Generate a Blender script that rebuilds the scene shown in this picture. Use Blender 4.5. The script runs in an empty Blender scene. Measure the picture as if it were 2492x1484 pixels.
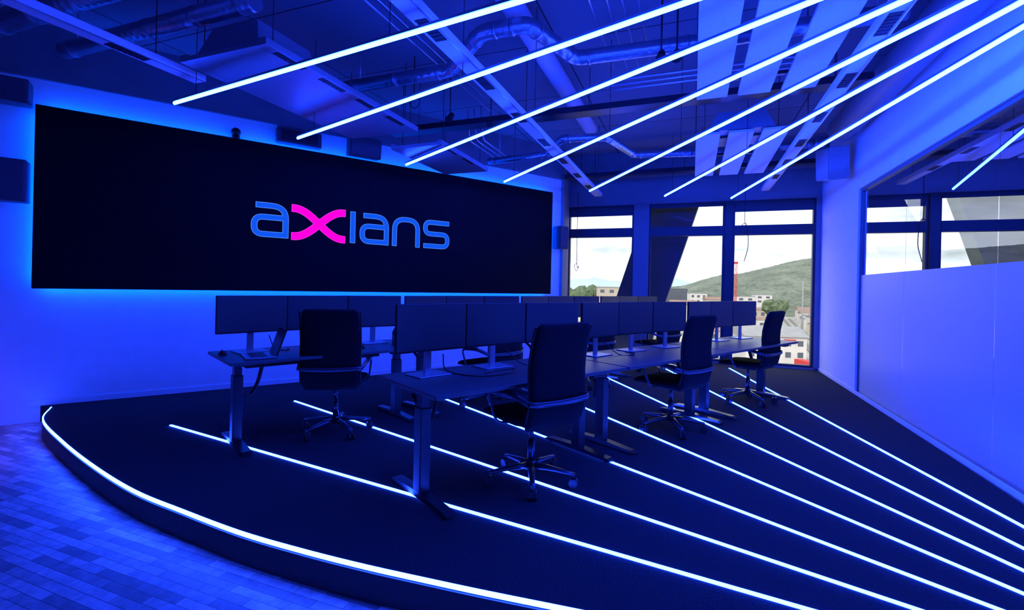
import bpy, bmesh, math, random
from mathutils import Vector as V, Matrix, Euler, noise
random.seed(3)
C = bpy.context.scene.collection
PI = math.pi
H = 1.37; F = 1150.0; TH = math.radians(20.9)
cT, sT = math.cos(TH), math.sin(TH)
def UV(a, b, z=0.0): return V((a*cT+b*sT, -a*sT+b*cT, z))
def hor(px): return 695.5+0.022*(px-1246)

# ---------------------------------------------------------------- materials
def mat(name, col, rough=0.6, metal=0.0, emit=None, es=1.0, var=0.0, scale=20.0, bump=0.0, spec=0.5):
    m = bpy.data.materials.new(name); m.use_nodes = True
    nt = m.node_tree; b = nt.nodes['Principled BSDF']
    b.inputs['Base Color'].default_value = (*col, 1)
    b.inputs['Roughness'].default_value = rough; b.inputs['Metallic'].default_value = metal
    b.inputs['Specular IOR Level'].default_value = spec
    if emit:
        b.inputs['Emission Color'].default_value = (*emit, 1); b.inputs['Emission Strength'].default_value = es
    if var or bump:
        tc = nt.nodes.new('ShaderNodeTexCoord'); n = nt.nodes.new('ShaderNodeTexNoise')
        n.inputs['Scale'].default_value = scale; n.inputs['Detail'].default_value = 4
        nt.links.new(tc.outputs['Object'], n.inputs['Vector'])
        if var:
            r = nt.nodes.new('ShaderNodeValToRGB')
            r.color_ramp.elements[0].position = .3; r.color_ramp.elements[1].position = .7
            r.color_ramp.elements[0].color = tuple(max(0, c*(1-var)) for c in col)+(1,)
            r.color_ramp.elements[1].color = tuple(min(1, c*(1+var)) for c in col)+(1,)
            nt.links.new(n.outputs['Fac'], r.inputs['Fac']); nt.links.new(r.outputs['Color'], b.inputs['Base Color'])
        if bump:
            bp = nt.nodes.new('ShaderNodeBump'); bp.inputs['Strength'].default_value = bump; bp.inputs['Distance'].default_value = .01
            nt.links.new(n.outputs['Fac'], bp.inputs['Height']); nt.links.new(bp.outputs['Normal'], b.inputs['Normal'])
    return m
def emis(name, col, s=1.0):
    m = bpy.data.materials.new(name); m.use_nodes = True; nt = m.node_tree
    nt.nodes.clear(); e = nt.nodes.new('ShaderNodeEmission'); o = nt.nodes.new('ShaderNodeOutputMaterial')
    e.inputs['Color'].default_value = (*col, 1); e.inputs['Strength'].default_value = s
    nt.links.new(e.outputs[0], o.inputs[0]); return m
def glassm(name, tint, ior=1.5, rough=0.0):
    m = bpy.data.materials.new(name); m.use_nodes = True; nt = m.node_tree
    nt.nodes.clear(); o = nt.nodes.new('ShaderNodeOutputMaterial'); mx = nt.nodes.new('ShaderNodeMixShader')
    t = nt.nodes.new('ShaderNodeBsdfTransparent'); g = nt.nodes.new('ShaderNodeBsdfGlossy'); lw = nt.nodes.new('ShaderNodeLayerWeight')
    lw.inputs['Blend'].default_value = ior; mu = nt.nodes.new('ShaderNodeMath'); mu.operation = 'MULTIPLY'; mu.inputs[1].default_value = .8
    t.inputs['Color'].default_value = (*tint, 1); g.inputs['Roughness'].default_value = rough
    nt.links.new(lw.outputs['Fresnel'], mu.inputs[0]); nt.links.new(mu.outputs[0], mx.inputs[0])
    nt.links.new(t.outputs[0], mx.inputs[1]); nt.links.new(g.outputs[0], mx.inputs[2])
    nt.links.new(mx.outputs[0], o.inputs[0]); return m

M = {}
M['led'] = emis('led_tube_light', (.0085, .040, 1), 105)
M['ledfloor'] = emis('led_floor_light', (.012, .048, 1), 68)
M['lededge'] = emis('led_edge_light', (.011, .048, 1), 85)
M['ledback'] = emis('led_back_light', (.0, .055, 1), 55)
M['plaster'] = mat('white_plaster', (.80, .80, .82), .85, var=.03, scale=6, bump=.05)
M['plaster_dark'] = mat('grey_concrete_beam', (.17, .18, .21), .8, var=.1, scale=4)
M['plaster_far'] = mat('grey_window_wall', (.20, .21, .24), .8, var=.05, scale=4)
M['carpet'] = mat('dark_carpet', (.036, .037, .041), .95, var=.3, scale=90, bump=.4, spec=.05)
M['riser'] = mat('riser_paint', (.08, .08, .09), .8, var=.05)
M['desktop'] = mat('desktop_laminate', (.045, .045, .050), .40, var=.05, scale=30, spec=.5)
M['steel_dark'] = mat('anthracite_steel', (.022, .023, .030), .38, .2, var=.05, spec=.4)
M['fabric'] = mat('black_chair_fabric', (.0065, .007, .009), .8, var=.2, scale=120, bump=.15, spec=.15)
M['chrome'] = mat('dark_chrome', (.085, .09, .11), .3, .8, var=.03)
M['plastic'] = mat('black_plastic', (.009, .009, .011), .45, var=.1, scale=50, spec=.35)
M['display'] = mat('dark_monitor_glass', (.038, .039, .042), .45, var=.05, scale=3, spec=.5)
M['silver'] = mat('silver_aluminium', (.40, .42, .46), .35, .8, var=.03)
M['sail'] = mat('perforated_white_metal', (.64, .58, .64), .6, .0, var=.04, scale=60)
M['sail_dark'] = mat('grey_panel_metal', (.24, .25, .29), .45, .2, var=.05, scale=30)
M['slot'] = mat('black_slot', (.01, .01, .015), .7, var=.1)
M['speaker'] = mat('speaker_cabinet', (.06, .06, .08), .6, var=.05)
M['speaker_light'] = mat('pale_speaker_cabinet', (.35, .36, .40), .6, var=.05)
M['frame'] = mat('dark_window_frame', (.028, .032, .045), .5, .1, var=.05)
M['post'] = mat('grey_window_post', (.11, .13, .15), .5, .1, var=.05)
M['blind'] = mat('dark_blind_fabric', (.05, .06, .08), .8, var=.1, scale=40)
M['glass'] = glassm('window_glass', (.98, .99, 1.0), .10)
M['pglass'] = glassm('partition_glass', (.93, .95, .97), .34)
M['column'] = mat('outer_concrete', (.035, .045, .06), .8, var=.1, scale=3)
M['pipe'] = mat('bright_pipe_metal', (.6, .62, .7), .3, .8, var=.03)
M['cable'] = mat('black_rubber', (.010, .010, .014), .6, var=.05)
M['videoscreen'] = mat('black_video_surface', (.002, .002, .003), .6, emit=(0, .0, .0030), es=1, var=.1, scale=2, spec=.12)
M['letter'] = emis('blue_letter', (0.006, .105, 1.0), .88)
M['outline'] = emis('pale_blue_outline', (.08, .27, 1.0), 1.0)
M['pink'] = emis('magenta_letter', (1.0, 0, .75), 1.0)
M['pinkline'] = emis('magenta_outline', (1.0, .03, .85), 1.0)
def film():
    m = bpy.data.materials.new('frosted_film'); m.use_nodes = True; nt = m.node_tree; nt.nodes.clear()
    o = nt.nodes.new('ShaderNodeOutputMaterial'); mx = nt.nodes.new('ShaderNodeMixShader')
    d = nt.nodes.new('ShaderNodeBsdfDiffuse'); t = nt.nodes.new('ShaderNodeBsdfTranslucent')
    d.inputs[0].default_value = (.75, .77, .82, 1); t.inputs[0].default_value = (.88, .94, 1, 1); mx.inputs[0].default_value = .55
    g = nt.nodes.new('ShaderNodeBsdfGlossy'); g.inputs['Roughness'].default_value = .3; m2 = nt.nodes.new('ShaderNodeMixShader'); m2.inputs[0].default_value = .12
    nt.links.new(d.outputs[0], mx.inputs[1]); nt.links.new(t.outputs[0], mx.inputs[2]); nt.links.new(mx.outputs[0], m2.inputs[1]); nt.links.new(g.outputs[0], m2.inputs[2]); nt.links.new(m2.outputs[0], o.inputs[0]); return m
M['film'] = film()
def wood():
    m = bpy.data.materials.new('wood_planks'); m.use_nodes = True; nt = m.node_tree; b = nt.nodes['Principled BSDF']
    tc = nt.nodes.new('ShaderNodeTexCoord'); mp = nt.nodes.new('ShaderNodeMapping'); mp.inputs['Rotation'].default_value = (0, 0, .36)
    br = nt.nodes.new('ShaderNodeTexBrick'); br.inputs['Scale'].default_value = 1.0
    br.inputs['Brick Width'].default_value = .30; br.inputs['Row Height'].default_value = .055; br.inputs['Mortar Size'].default_value = .0015; br.inputs['Mortar Smooth'].default_value = 0
    br.inputs['Color1'].default_value = (.56, .50, .50, 1); br.inputs['Color2'].default_value = (.17, .15, .16, 1); br.inputs['Mortar'].default_value = (.05, .045, .05, 1)
    n = nt.nodes.new('ShaderNodeTexNoise'); n.inputs['Scale'].default_value = 14; n.inputs['Detail'].default_value = 8; n.inputs['Roughness'].default_value = .7
    mx = nt.nodes.new('ShaderNodeMixRGB'); mx.blend_type = 'MULTIPLY'; mx.inputs[0].default_value = .55
    r = nt.nodes.new('ShaderNodeValToRGB'); r.color_ramp.elements[0].position = .38; r.color_ramp.elements[1].position = .60
    r.color_ramp.elements[0].color = (.45, .45, .45, 1); r.color_ramp.elements[1].color = (1.2, 1.15, 1.15, 1)
    L = nt.links.new
    L(tc.outputs['Object'], mp.inputs[0]); L(mp.outputs[0], br.inputs['Vector']); L(tc.outputs['Object'], n.inputs['Vector'])
    L(n.outputs['Fac'], r.inputs[0]); L(br.outputs['Color'], mx.inputs[1]); L(r.outputs[0], mx.inputs[2]); L(mx.outputs[0], b.inputs['Base Color'])
    b.inputs['Roughness'].default_value = .45; return m
M['wood'] = wood()
def duct():
    m = mat('galvanised_duct', (.38, .40, .46), .32, .85)
    nt = m.node_tree; b = nt.nodes['Principled BSDF']
    tc = nt.nodes.new('ShaderNodeTexCoord'); w = nt.nodes.new('ShaderNodeTexWave'); w.inputs['Scale'].default_value = 4.0; w.inputs['Distortion'].default_value = .3
    bp = nt.nodes.new('ShaderNodeBump'); bp.inputs['Strength'].default_value = .3; bp.inputs['Distance'].default_value = .01
    nt.links.new(tc.outputs['Object'], w.inputs['Vector']); nt.links.new(w.outputs['Fac'], bp.inputs['Height']); nt.links.new(bp.outputs['Normal'], b.inputs['Normal'])
    return m
M['duct'] = duct()
def slabm():
    m = mat('ceiling_slab', (.24, .25, .29), .85); nt = m.node_tree; b = nt.nodes['Principled BSDF']
    tc = nt.nodes.new('ShaderNodeTexCoord'); br = nt.nodes.new('ShaderNodeTexBrick'); br.offset = 0
    br.inputs['Scale'].default_value = 1; br.inputs['Brick Width'].default_value = 1.4; br.inputs['Row Height'].default_value = 1.4; br.inputs['Mortar Size'].default_value = .008
    br.inputs['Color1'].default_value = (.23, .24, .28, 1); br.inputs['Color2'].default_value = (.19, .20, .24, 1); br.inputs['Mortar'].default_value = (.03, .03, .04, 1)
    nt.links.new(tc.outputs['Object'], br.inputs['Vector']); nt.links.new(br.outputs['Color'], b.inputs['Base Color']); return m
M['slab'] = slabm()

# ---------------------------------------------------------------- mesh builder
class MB:
    def __init__(s): s.bm = bmesh.new()
    def box(s, c, d, rot=(0, 0, 0), bev=0.0):
        m = Matrix.Translation(V(c)) @ Euler(rot).to_matrix().to_4x4() @ Matrix.Diagonal((d[0], d[1], d[2], 1))
        r = bmesh.ops.create_cube(s.bm, size=1, matrix=m)
        if bev:
            es = set()
            for vv in r['verts']: es.update(vv.link_edges)
            bmesh.ops.bevel(s.bm, geom=list(es), offset=bev, segments=2, affect='EDGES', profile=.5)
        return s
    def loft(s, rings, cap=True, smooth=True):
        vs = [[s.bm.verts.new(p) for p in r] for r in rings]; n = len(rings[0])
        for i in range(len(vs)-1):
            for j in range(n):
                f = s.bm.faces.new((vs[i][j], vs[i][(j+1) % n], vs[i+1][(j+1) % n], vs[i+1][j])); f.smooth = smooth
        if cap:
            s.bm.faces.new(vs[0][::-1]); s.bm.faces.new(vs[-1])
        return s
    def quad(s, pts):
        s.bm.faces.new([s.bm.verts.new(p) for p in pts]); return s
    def tube(s, path, r, seg=10, ry=None, smooth=True):
        P = [V(p) for p in path]; rings = []; n = len(P)
        t0 = (P[1]-P[0]).normalized(); ref = V((0, 0, 1)) if abs(t0.z) < .9 else V((0, 1, 0))
        x = t0.cross(ref).normalized()
        for i in range(n):
            t = ((P[min(i+1, n-1)]-P[i]).normalized()+(P[i]-P[max(i-1, 0)]).normalized()).normalized()
            x = (x-t*x.dot(t)).normalized(); y = t.cross(x)
            rr = r[i] if isinstance(r, (list, tuple)) else r; r2 = rr if ry is None else ry
            rings.append([P[i]+x*math.cos(2*PI*k/seg)*rr+y*math.sin(2*PI*k/seg)*r2 for k in range(seg)])
        return s.loft(rings, smooth=smooth)
    def cyl(s, p0, p1, r0, r1=None, seg=16): return s.tube([p0, p1], [r0, r0 if r1 is None else r1], seg)
    def prism(s, poly, z0, z1):
        return s.loft([[V((p[0], p[1], z0)) for p in poly], [V((p[0], p[1], z1)) for p in poly]], smooth=False)
    def ball(s, c, r, sub=2, jit=0.0, sc=(1, 1, 1)):
        q = bmesh.ops.create_icosphere(s.bm, subdivisions=sub, radius=1)
        for vv in q['verts']:
            k = r*(1+jit*noise.noise(vv.co*2.3+V(c)))
            vv.co = V((vv.co.x*k*sc[0], vv.co.y*k*sc[1], vv.co.z*k*sc[2]))+V(c)
            for f in vv.link_faces: f.smooth = jit == 0
        return s
    def build(s, name, m, parent=None):
        bmesh.ops.recalc_face_normals(s.bm, faces=s.bm.faces)
        me = bpy.data.meshes.new(name); s.bm.to_mesh(me); s.bm.free(); me.materials.append(m)
        o = bpy.data.objects.new(name, me); C.objects.link(o)
        if parent: o.parent = parent
        return o
def rr(c, X, N, hw, ht, seg=20, ex=.4, en=.7):
    out = []
    for k in range(seg):
        a = 2*PI*k/seg; ca, sa = math.cos(a), math.sin(a)
        out.append(c+X*(hw*math.copysign(abs(ca)**ex, ca))+N*(ht*math.copysign(abs(sa)**en, sa)))
    return out
def tag(o, label, cat, group=None):
    o['label'] = label; o['category'] = cat
    if group: o['group'] = group
    return o
def thing(name, label, cat, loc=(0, 0, 0), rz=0, group=None):
    o = bpy.data.objects.new(name, None); C.objects.link(o); o.location = loc; o.rotation_euler = (0, 0, rz); o.empty_display_size = .1
    return tag(o, label, cat, group)
def struct(name, mb, m, parent=None):
    o = mb.build(name, m, parent)
    if not parent: o['kind'] = 'structure'
    return o
def sthing(name, loc=(0, 0, 0), rz=0):
    o = bpy.data.objects.new(name, None); C.objects.link(o); o.location = loc; o.rotation_euler = (0, 0, rz); o['kind'] = 'structure'; return o
def copy_tree(o, parent=None):
    c = o.copy(); C.objects.link(c); c.parent = parent
    for ch in list(o.children): copy_tree(ch, c)
    return c
def fillet(pts, r, n=6):
    P = [V(p) for p in pts]; out = [P[0]]
    for i in range(1, len(P)-1):
        a = (P[i-1]-P[i]); b = (P[i+1]-P[i]); q = min(r, a.length*.49, b.length*.49)
        p0 = P[i]+a.normalized()*q; p2 = P[i]+b.normalized()*q
        for k in range(n+1):
            t = k/n; out.append(p0*(1-t)**2+P[i]*2*t*(1-t)+p2*t*t)
    out.append(P[-1]); return out
def catmull(pts, n=8):
    P = [V(p) for p in pts]; P = [P[0]*2-P[1]]+P+[P[-1]*2-P[-2]]; out = []
    for i in range(1, len(P)-2):
        for k in range(n):
            t = k/n
            out.append(.5*((2*P[i])+(P[i+1]-P[i-1])*t+(2*P[i-1]-5*P[i]+4*P[i+1]-P[i+2])*t*t+(3*P[i]-P[i-1]-3*P[i+1]+P[i+2])*t**3))
    out.append(P[-2]); return out

RZ = -TH    # ceiling grid rotation: local x = across, local y = along the right wall
FL = -.17   # lower floor level
CZ = 4.0
# ---------------------------------------------------------------- room shell
def gbox(mb, a0, a1, b0, b1, z0, z1):
    c = UV((a0+a1)/2, (b0+b1)/2, (z0+z1)/2); mb.box(c, (a1-a0, b1-b0, z1-z0), (0, 0, RZ)); return mb
struct('floor', gbox(MB(), -9.6, 9.6, -5.6, 9.72, FL-.1, FL), M['wood'])
cl = MB().box((0, 0, 0), (19.4, 15.5, .12)).build('ceiling', M['slab']); cl.location = UV(0, 2.1, CZ+.06); cl.rotation_euler = (0, 0, RZ); cl['kind'] = 'structure'
struct('wall_back', gbox(MB(), -9.6, 9.6, -5.7, -5.6, FL, CZ), M['plaster'])
struct('wall_side', gbox(MB(), -9.7, -9.6, -5.6, 9.9, FL, CZ), M['plaster'])
struct('wall_neighbour', gbox(MB(), 9.6, 9.7, -5.6, 9.9, FL, CZ), M['plaster'])
BW = 9.70; RW = 2.10
w = MB()
gbox(w, -9.6, -2.47, BW, BW+.2, FL, CZ)
gbox(w, -1.12, -.83, BW-.02, BW+.2, FL, 3.05)
gbox(w, 2.02, 2.25, BW, BW+.2, FL, 3.05); gbox(w, 5.1, 5.25, BW, BW+.2, FL, 3.05); gbox(w, 9.3, 9.6, BW, BW+.2, FL, 3.05)
gbox(w, -2.47, 9.6, BW, BW+.2, 3.05, CZ); gbox(w, -2.47, 9.6, BW, BW+.2, FL, .03)
struct('wall_far', w, M['plaster_far'])
def window(n, a0, a1, z0, blind):
    r = sthing('window_%d' % n, UV((a0+a1)/2, BW+.08, z0), RZ); wd = a1-a0; z1 = 3.05
    f = MB(); t = .04
    f.box((-wd/2+t/2, 0, (z1-z0)/2), (t, .1, z1-z0)).box((wd/2-t/2, 0, (z1-z0)/2), (t, .1, z1-z0))
    f.box((0, 0, t/2), (wd-2*t, .1, t)).box((0, 0, z1-z0-t/2), (wd-2*t, .1, t)).box((0, 0, 2.5-z0), (wd-2*t, .12, .18))
    f.build('window_frame', M['frame'], r)
    for q0, q1 in ((t, 2.41-z0), (2.59-z0, z1-t-z0)):
        MB().quad([(-wd/2+t, 0, q0), (wd/2-t, 0, q0), (wd/2-t, 0, q1), (-wd/2+t, 0, q1)]).build('pane', M['glass'], r)
    MB().box((0, -.05, z1-z0-t-blind/2), (wd-2*t, .02, blind)).build('blind', M['blind'], r)
window(1, -2.47, -1.12, .03, .17); window(2, -.83, .55, .03, .05); window(3, .68, 2.02, .03, .17)
window(4, 2.25, 3.58, .03, .05); window(5, 3.75, 5.1, .03, .05)
window(7, 5.25, 7.2, .03, .05); window(8, 7.3, 9.3, .03, .05)
struct('trim_1', gbox(MB(), .55, .68, BW-.02, BW+.2, .03, 3.05), M['frame'])
struct('trim_2', gbox(MB(), 3.58, 3.75, BW-.02, BW+.2, .03, 3.05), M['post'])
struct('trim_5', gbox(MB(), 7.2, 7.3, BW-.02, BW+.2, .03, 3.05), M['post'])
def slant(c0, c1, wdt, label):
    z0, z1 = -3, 4.6
    def xc(z): return c0+(c1-c0)*z/3.0
    m = MB(); b0, b1 = BW+.55, BW+.95
    ring = lambda z: [UV(xc(z)-wdt/2, b0, z), UV(xc(z)+wdt/2, b0, z), UV(xc(z)+wdt/2, b1, z), UV(xc(z)-wdt/2, b1, z)]
    m.loft([ring(z0), ring(z1)], smooth=False); o = m.build('slanted_column', M['column']); tag(o, label, 'column')
slant(-1.37, -.45, 1.02, 'wide dark slanted concrete column behind the two left windows')
slant(4.55, 3.15, .66, 'dark slanted column outside the windows seen through the glass partition')
w = MB()
gbox(w, RW, RW+.12, 7.73, BW, 0, CZ); gbox(w, RW, RW+.12, -5.6, 7.73, 2.80, CZ); gbox(w, RW, RW+.12, -5.6, 2.3, FL, 2.80); gbox(w, RW, RW+.12, 2.3, BW, FL, 0)
struct('wall_right', w, M['plaster'])
struct('baseboard_right', gbox(MB(), RW-.012, RW, 2.3, BW-.03, 0, .05), M['plaster'])
pr = sthing('window_6', UV(RW+.06, 5.0, 0), RZ)
f = MB(); L0, L1 = 2.3-5.0, 7.73-5.0
f.box((0, L1-.015, 1.4), (.07, .03, 2.8)).box((0, L0+.015, 1.4), (.07, .03, 2.8)).box((0, 0.0, 2.78), (.07, 5.36, .04)).box((0, 0, .015), (.07, 5.36, .03))
f.build('window_frame', M['post'], pr)
for y0, y1 in ((L0+.03, -.36), (-.355, 1.3), (1.305, L1-.03)):
    MB().quad([(-.01, y0, .03), (-.01, y1, .03), (-.01, y1, 2.76), (-.01, y0, 2.76)]).build('pane', M['pglass'], pr)
    MB().quad([(-.021, y0, .03), (-.021, y1-.004, .03), (-.021, y1-.004, 1.62), (-.021, y0, 1.62)]).build('frosted_film', M['film'], pr)
WD = V((5.57, 3.9, 0)).normalized(); WN = V((WD.y, -WD.x, 0)); WR = math.atan2(WD.y, WD.x)
XT = .06
S0 = V((-4.85, 4.85, 0))-WD*XT; SL = 6.80+XT
WB = S0-WN*.16
wl = sthing('wall_left', WB, WR)
E1 = SL+.36
m_ = MB(); m_.box(((E1-5.2)/2, .08, (3.42+FL)/2), (E1+5.2, .16, 3.42-FL)); m_.build('wall_panel', M['plaster'], wl)
m_ = MB(); m_.box(((E1-5.2)/2, .06, 3.71), (E1+5.2, .20, .58)); m_.build('upper_beam', M['plaster_dark'], wl)
m_ = MB(); pe = WB+WD*(E1-.02); pw = UV(-2.47-.03, BW, 0); q = (pw-pe); qn = V((q.y, -q.x, 0)).normalized()*.05
m_.prism([pe-qn, pe+qn, pw+qn, pw-qn], FL, CZ); struct('wall_return', m_, M['plaster_far'])
bb = MB().box(((E1+5.2)/2, -.006, .03), (E1+.1, .012, .06)).build('baseboard_left', M['plaster']); bb.location = WB-WD*2.6; bb.rotation_euler = (0, 0, WR); bb['kind'] = 'structure'
edge = catmull([(-4.78, 4.94, 0), (-4.43, 4.5, 0), (-3.70, 3.93, 0), (-2.98, 3.42, 0), (-2.40, 3.05, 0), (-1.93, 2.81, 0), (-1.45, 2.58, 0), (-1.04, 2.42, 0), (-.69, 2.30, 0), (-.377, 2.205, 0), (-.085, 2.12, 0), (.30, 2.015, 0), (.9, 1.85, 0), (1.6, 1.64, 0), (2.3, 1.44, 0), (2.72, 1.35, 0)], 6)
poly = [(p.x, p.y) for p in edge]+[tuple(UV(RW, BW).xy), tuple(pw.xy), tuple(pe.xy)]+[tuple((WB+WD*.06).xy)]
struct('floor_platform', MB().prism(poly, FL+.001, 0), M['carpet'])
def ribbon_strip(path, off, wd, z0, z1):
    rings = []
    for i, p in enumerate(path):
        t = (path[min(i+1, len(path)-1)]-path[max(i-1, 0)]).normalized(); n = V((t.y, -t.x, 0))
        if n.y > 0: n = -n
        a = p+n*off; b = p+n*(off+wd)
        rings.append([V((a.x, a.y, z0)), V((b.x, b.y, z0)), V((b.x, b.y, z1)), V((a.x, a.y, z1))])
    return MB().loft(rings, smooth=False)
struct('trim_3', ribbon_strip(edge, 0.0, .010, FL+.002, -.03), M['riser'])
o = ribbon_strip(edge, 0.0, .010, -.018, .002).build('edge_light_strip', M['lededge']); tag(o, 'long curved white-blue light strip along the front edge of the raised platform', 'light strip')

# ---------------------------------------------------------------- light tubes & floor strips
CC = V((2.82, 1.22, 0))
ends = [(-3.18, 4.40), (-2.48, 5.39), (-1.489, 6.486), (-.155, 7.41), (1.276, 7.977), (2.636, 8.26), (3.83, 8.33)]
desc = ['leftmost ceiling light tube, ending nearest the left end of the big screen', 'second ceiling light tube from the left, ending above the large screen', 'third ceiling light tube from the left, ending below the dark ceiling panel by the screen',
        'fourth, middle one of the ceiling light tubes, ending near the right end of the screen', 'fifth ceiling light tube, ending above the leftmost window', 'sixth ceiling light tube, ending above the middle window', 'rightmost ceiling light tube, closest to the white right wall']
descf = ['floor light strip nearest the curved platform edge', 'second floor light strip in from the platform edge, crossing under the nearest chair', 'third floor light strip from the platform edge, passing the paired desk feet',
         'fourth floor light strip, middle one of the seven on the carpet', 'fifth floor light strip, passing under the second chair of the front row', 'sixth floor light strip, second closest to the glass partition', 'floor light strip closest to the glass partition']
for i, (x, y) in enumerate(ends):
    E = V((x, y, 0)); d = (CC-E); L = d.length-.95; d.normalize()
    r = thing('light_tube', desc[i], 'light tube', (E.x, E.y, 3.0), math.atan2(-d.x, d.y), 'seven ceiling light tubes')
    MB().tube([(0, 0, 0), (0, L, 0)], .0145, 10).build('tube', M['led'], r)
    MB().box((0, L/2, .023), (.026, L, .018)).build('mounting_rail', M['silver'], r)
    for yy in (.35, L*.45, L-.4):
        MB().tube([(0, yy, .035), (0, yy, 1.0)], .003, 5).build('hanging_wire', M['cable'], r)
    o = MB().box((0, L/2, .004), (.020, L, .008)).build('floor_light_strip', M['ledfloor'])
    o.location = (E.x+.03, E.y, 0.0); o.rotation_euler = (0, 0, math.atan2(-d.x, d.y)); tag(o, descf[i], 'light strip', 'seven floor light strips')

# ---------------------------------------------------------------- video wall with logo
vw = thing('video_wall', 'huge black video wall on the left wall showing a blue and magenta word', 'video wall', S0, WR)
ZB, ZT = 1.235, 3.12
MB().box((SL/2, .03, (ZB+ZT)/2), (SL, .06, ZT-ZB), bev=.006).build('frame', M['plastic'], vw)
nx, nz = 6, 3
tw, th = (SL-.02)/nx, (ZT-ZB-.02)/nz
for i in range(nx):
    for j in range(nz):
        MB().box((.01+tw*(i+.5), -.003, ZB+.01+th*(j+.5)), (tw-.002, .006, th-.002)).build('display_tile', M['videoscreen'], vw)
ins = .035
for c_, d_ in (((SL/2, .085, ZB+ins), (SL-.1, .02, .02)), ((SL/2, .085, ZT-ins), (SL-.1, .02, .02)), ((ins, .085, (ZB+ZT)/2), (.02, .02, ZT-ZB-.14)), ((SL-ins, .085, (ZB+ZT)/2), (.02, .02, ZT-ZB-.14))):
    MB().box(c_, d_).build('back_light', M['ledback'], vw)
for i in range(5): MB().box((.8+i*1.3, .11, (ZB+ZT)/2), (.12, .10, 1.4)).build('wall_bracket', M['steel_dark'], vw)
def ribbon(mb, pts, w, y, ext=0.0):
    P = [V((p[0], 0, p[1])) for p in pts]
    if ext:
        P[0] = P[0]+(P[0]-P[1]).normalized()*ext; P[-1] = P[-1]+(P[-1]-P[-2]).normalized()*ext
    prev = None
    for i in range(len(P)):
        t = (P[min(i+1, len(P)-1)]-P[max(i-1, 0)]).normalized(); n = V((-t.z, 0, t.x))
        a = mb.bm.verts.new(P[i]+n*w/2+V((0, y, 0))); b = mb.bm.verts.new(P[i]-n*w/2+V((0, y, 0)))
        if prev: mb.bm.faces.new((prev[0], prev[1], b, a))
        prev = (a, b)
def rp(pts, r): return [(p.x, p.y) for p in fillet([(a, b, 0) for a, b in pts], r, 7)]
k = .031; hh = .43; tp = hh-k
def L_a(w): return [rp([(.05, tp), (w-k, tp), (w-k, 0)], .16), rp([(w-k, .25), (k, .25), (k, k), (w-k, k)], .10)]
def L_n(w): return [rp([(k, 0), (k, tp), (w-k, tp), (w-k, 0)], .16)]
def L_s(w): return [rp([(w-.01, tp), (k, tp), (k, .22), (w-k, .22), (w-k, k), (.01, k)], .09)]
def L_i(w): return [[(w/2, 0), (w/2, hh)]]
def L_x(w):
    c1 = []; c2 = []
    for q in range(25):
        t = q/24; s = (1-math.cos(PI*min(1, max(0, (t-.04)/.92))))/2
        c1.append((w*t, tp+(k-tp)*s)); c2.append((w*t, k+(tp-k)*s))
    return [c1, c2]
ZL = 1.93
for nm, x0, x1, fn, m1, m2, sw in (('letter_a', 1.90, 2.324, L_a, 'letter', 'outline', .060), ('letter_x', 2.368, 3.049, L_x, 'pink', 'pinkline', .088), ('letter_i', 3.117, 3.197, L_i, 'letter', 'outline', .060),
                            ('letter_a', 3.26, 3.676, L_a, 'letter', 'outline', .060), ('letter_n', 3.738, 4.168, L_n, 'letter', 'outline', .060), ('letter_s', 4.23, 4.672, L_s, 'letter', 'outline', .060)):
    paths = fn(x1-x0); x0 += XT
    mb = MB()
    for qi, p in enumerate(paths): ribbon(mb, [(x0+a, ZL+b) for a, b in p], sw, -.0095-.0004*qi)
    lo = mb.build(nm, M[m1], vw)
    mb = MB()
    for qi, p in enumerate(paths): ribbon(mb, [(x0+a, ZL+b) for a, b in p], sw+.014, -.0070-.0002*qi, .007)
    mb.build('letter_outline', M[m2], lo)

# ---------------------------------------------------------------- speakers
def speaker(label, base, rz, w, h, d, tilt=0, roll=0, m='speaker'):
    r = thing('loudspeaker', label, 'loudspeaker', base, rz, 'wall loudspeakers'); r.rotation_euler = (tilt, roll, rz)
    MB().box((0, 0, h/2), (w, d, h), bev=.012).build('cabinet', M[m], r)
    MB().box((0, -d/2-.006, h/2), (w-.03, .012, h-.03), bev=.004).build('grille', M[m], r)
    MB().box((0, d/2+.025, h/2), (.06, .05, .10)).build('wall_bracket', M['steel_dark'], r)
def onwall(d, z, off): p = WB+WD*(d+XT)+WN*off; return (p.x, p.y, z)
speaker('upright loudspeaker left of the big screen, lower of the two there', onwall(-.23, 2.10, .17), WR, .27, .42, .20)
speaker('small loudspeaker high above the left end of the big screen', onwall(-.24, 3.08, .17), WR, .30, .24, .20)
speaker('low wide loudspeaker tilted down above the middle of the big screen', onwall(3.28, 3.14, .19), WR, .44, .27, .20, .12)
speaker('narrow upright loudspeaker between the big screen and the leftmost window', onwall(7.0, 2.08, .17), WR, .22, .42, .20)
p = UV(RW-.22, 8.1, 3.02); speaker('tilted loudspeaker high on the white right wall above the glass partition end', p, RZ-PI/2+.15, .46, .46, .26, .1, .18, 'speaker_light')
cam_ = thing('conference_camera', 'small round ceiling camera on the top edge of the big screen', 'camera', onwall(1.72, 3.13, .06), WR)
MB().cyl((0, 0, 0), (0, 0, .05), .05, .04).build('base', M['plastic'], cam_); MB().ball((0, 0, .09), .055).build('camera_head', M['plastic'], cam_)
jb = thing('junction_box', 'grey box unit on the wall above the screen, between speaker and camera', 'junction box', onwall(2.45, 3.18, .075), WR)
MB().box((0, 0, .10), (.55, .12, .20), bev=.01).build('housing', M['speaker'], jb); MB().box((0, -.065, .10), (.45, .01, .14)).build('cover', M['steel_dark'], jb)

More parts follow.
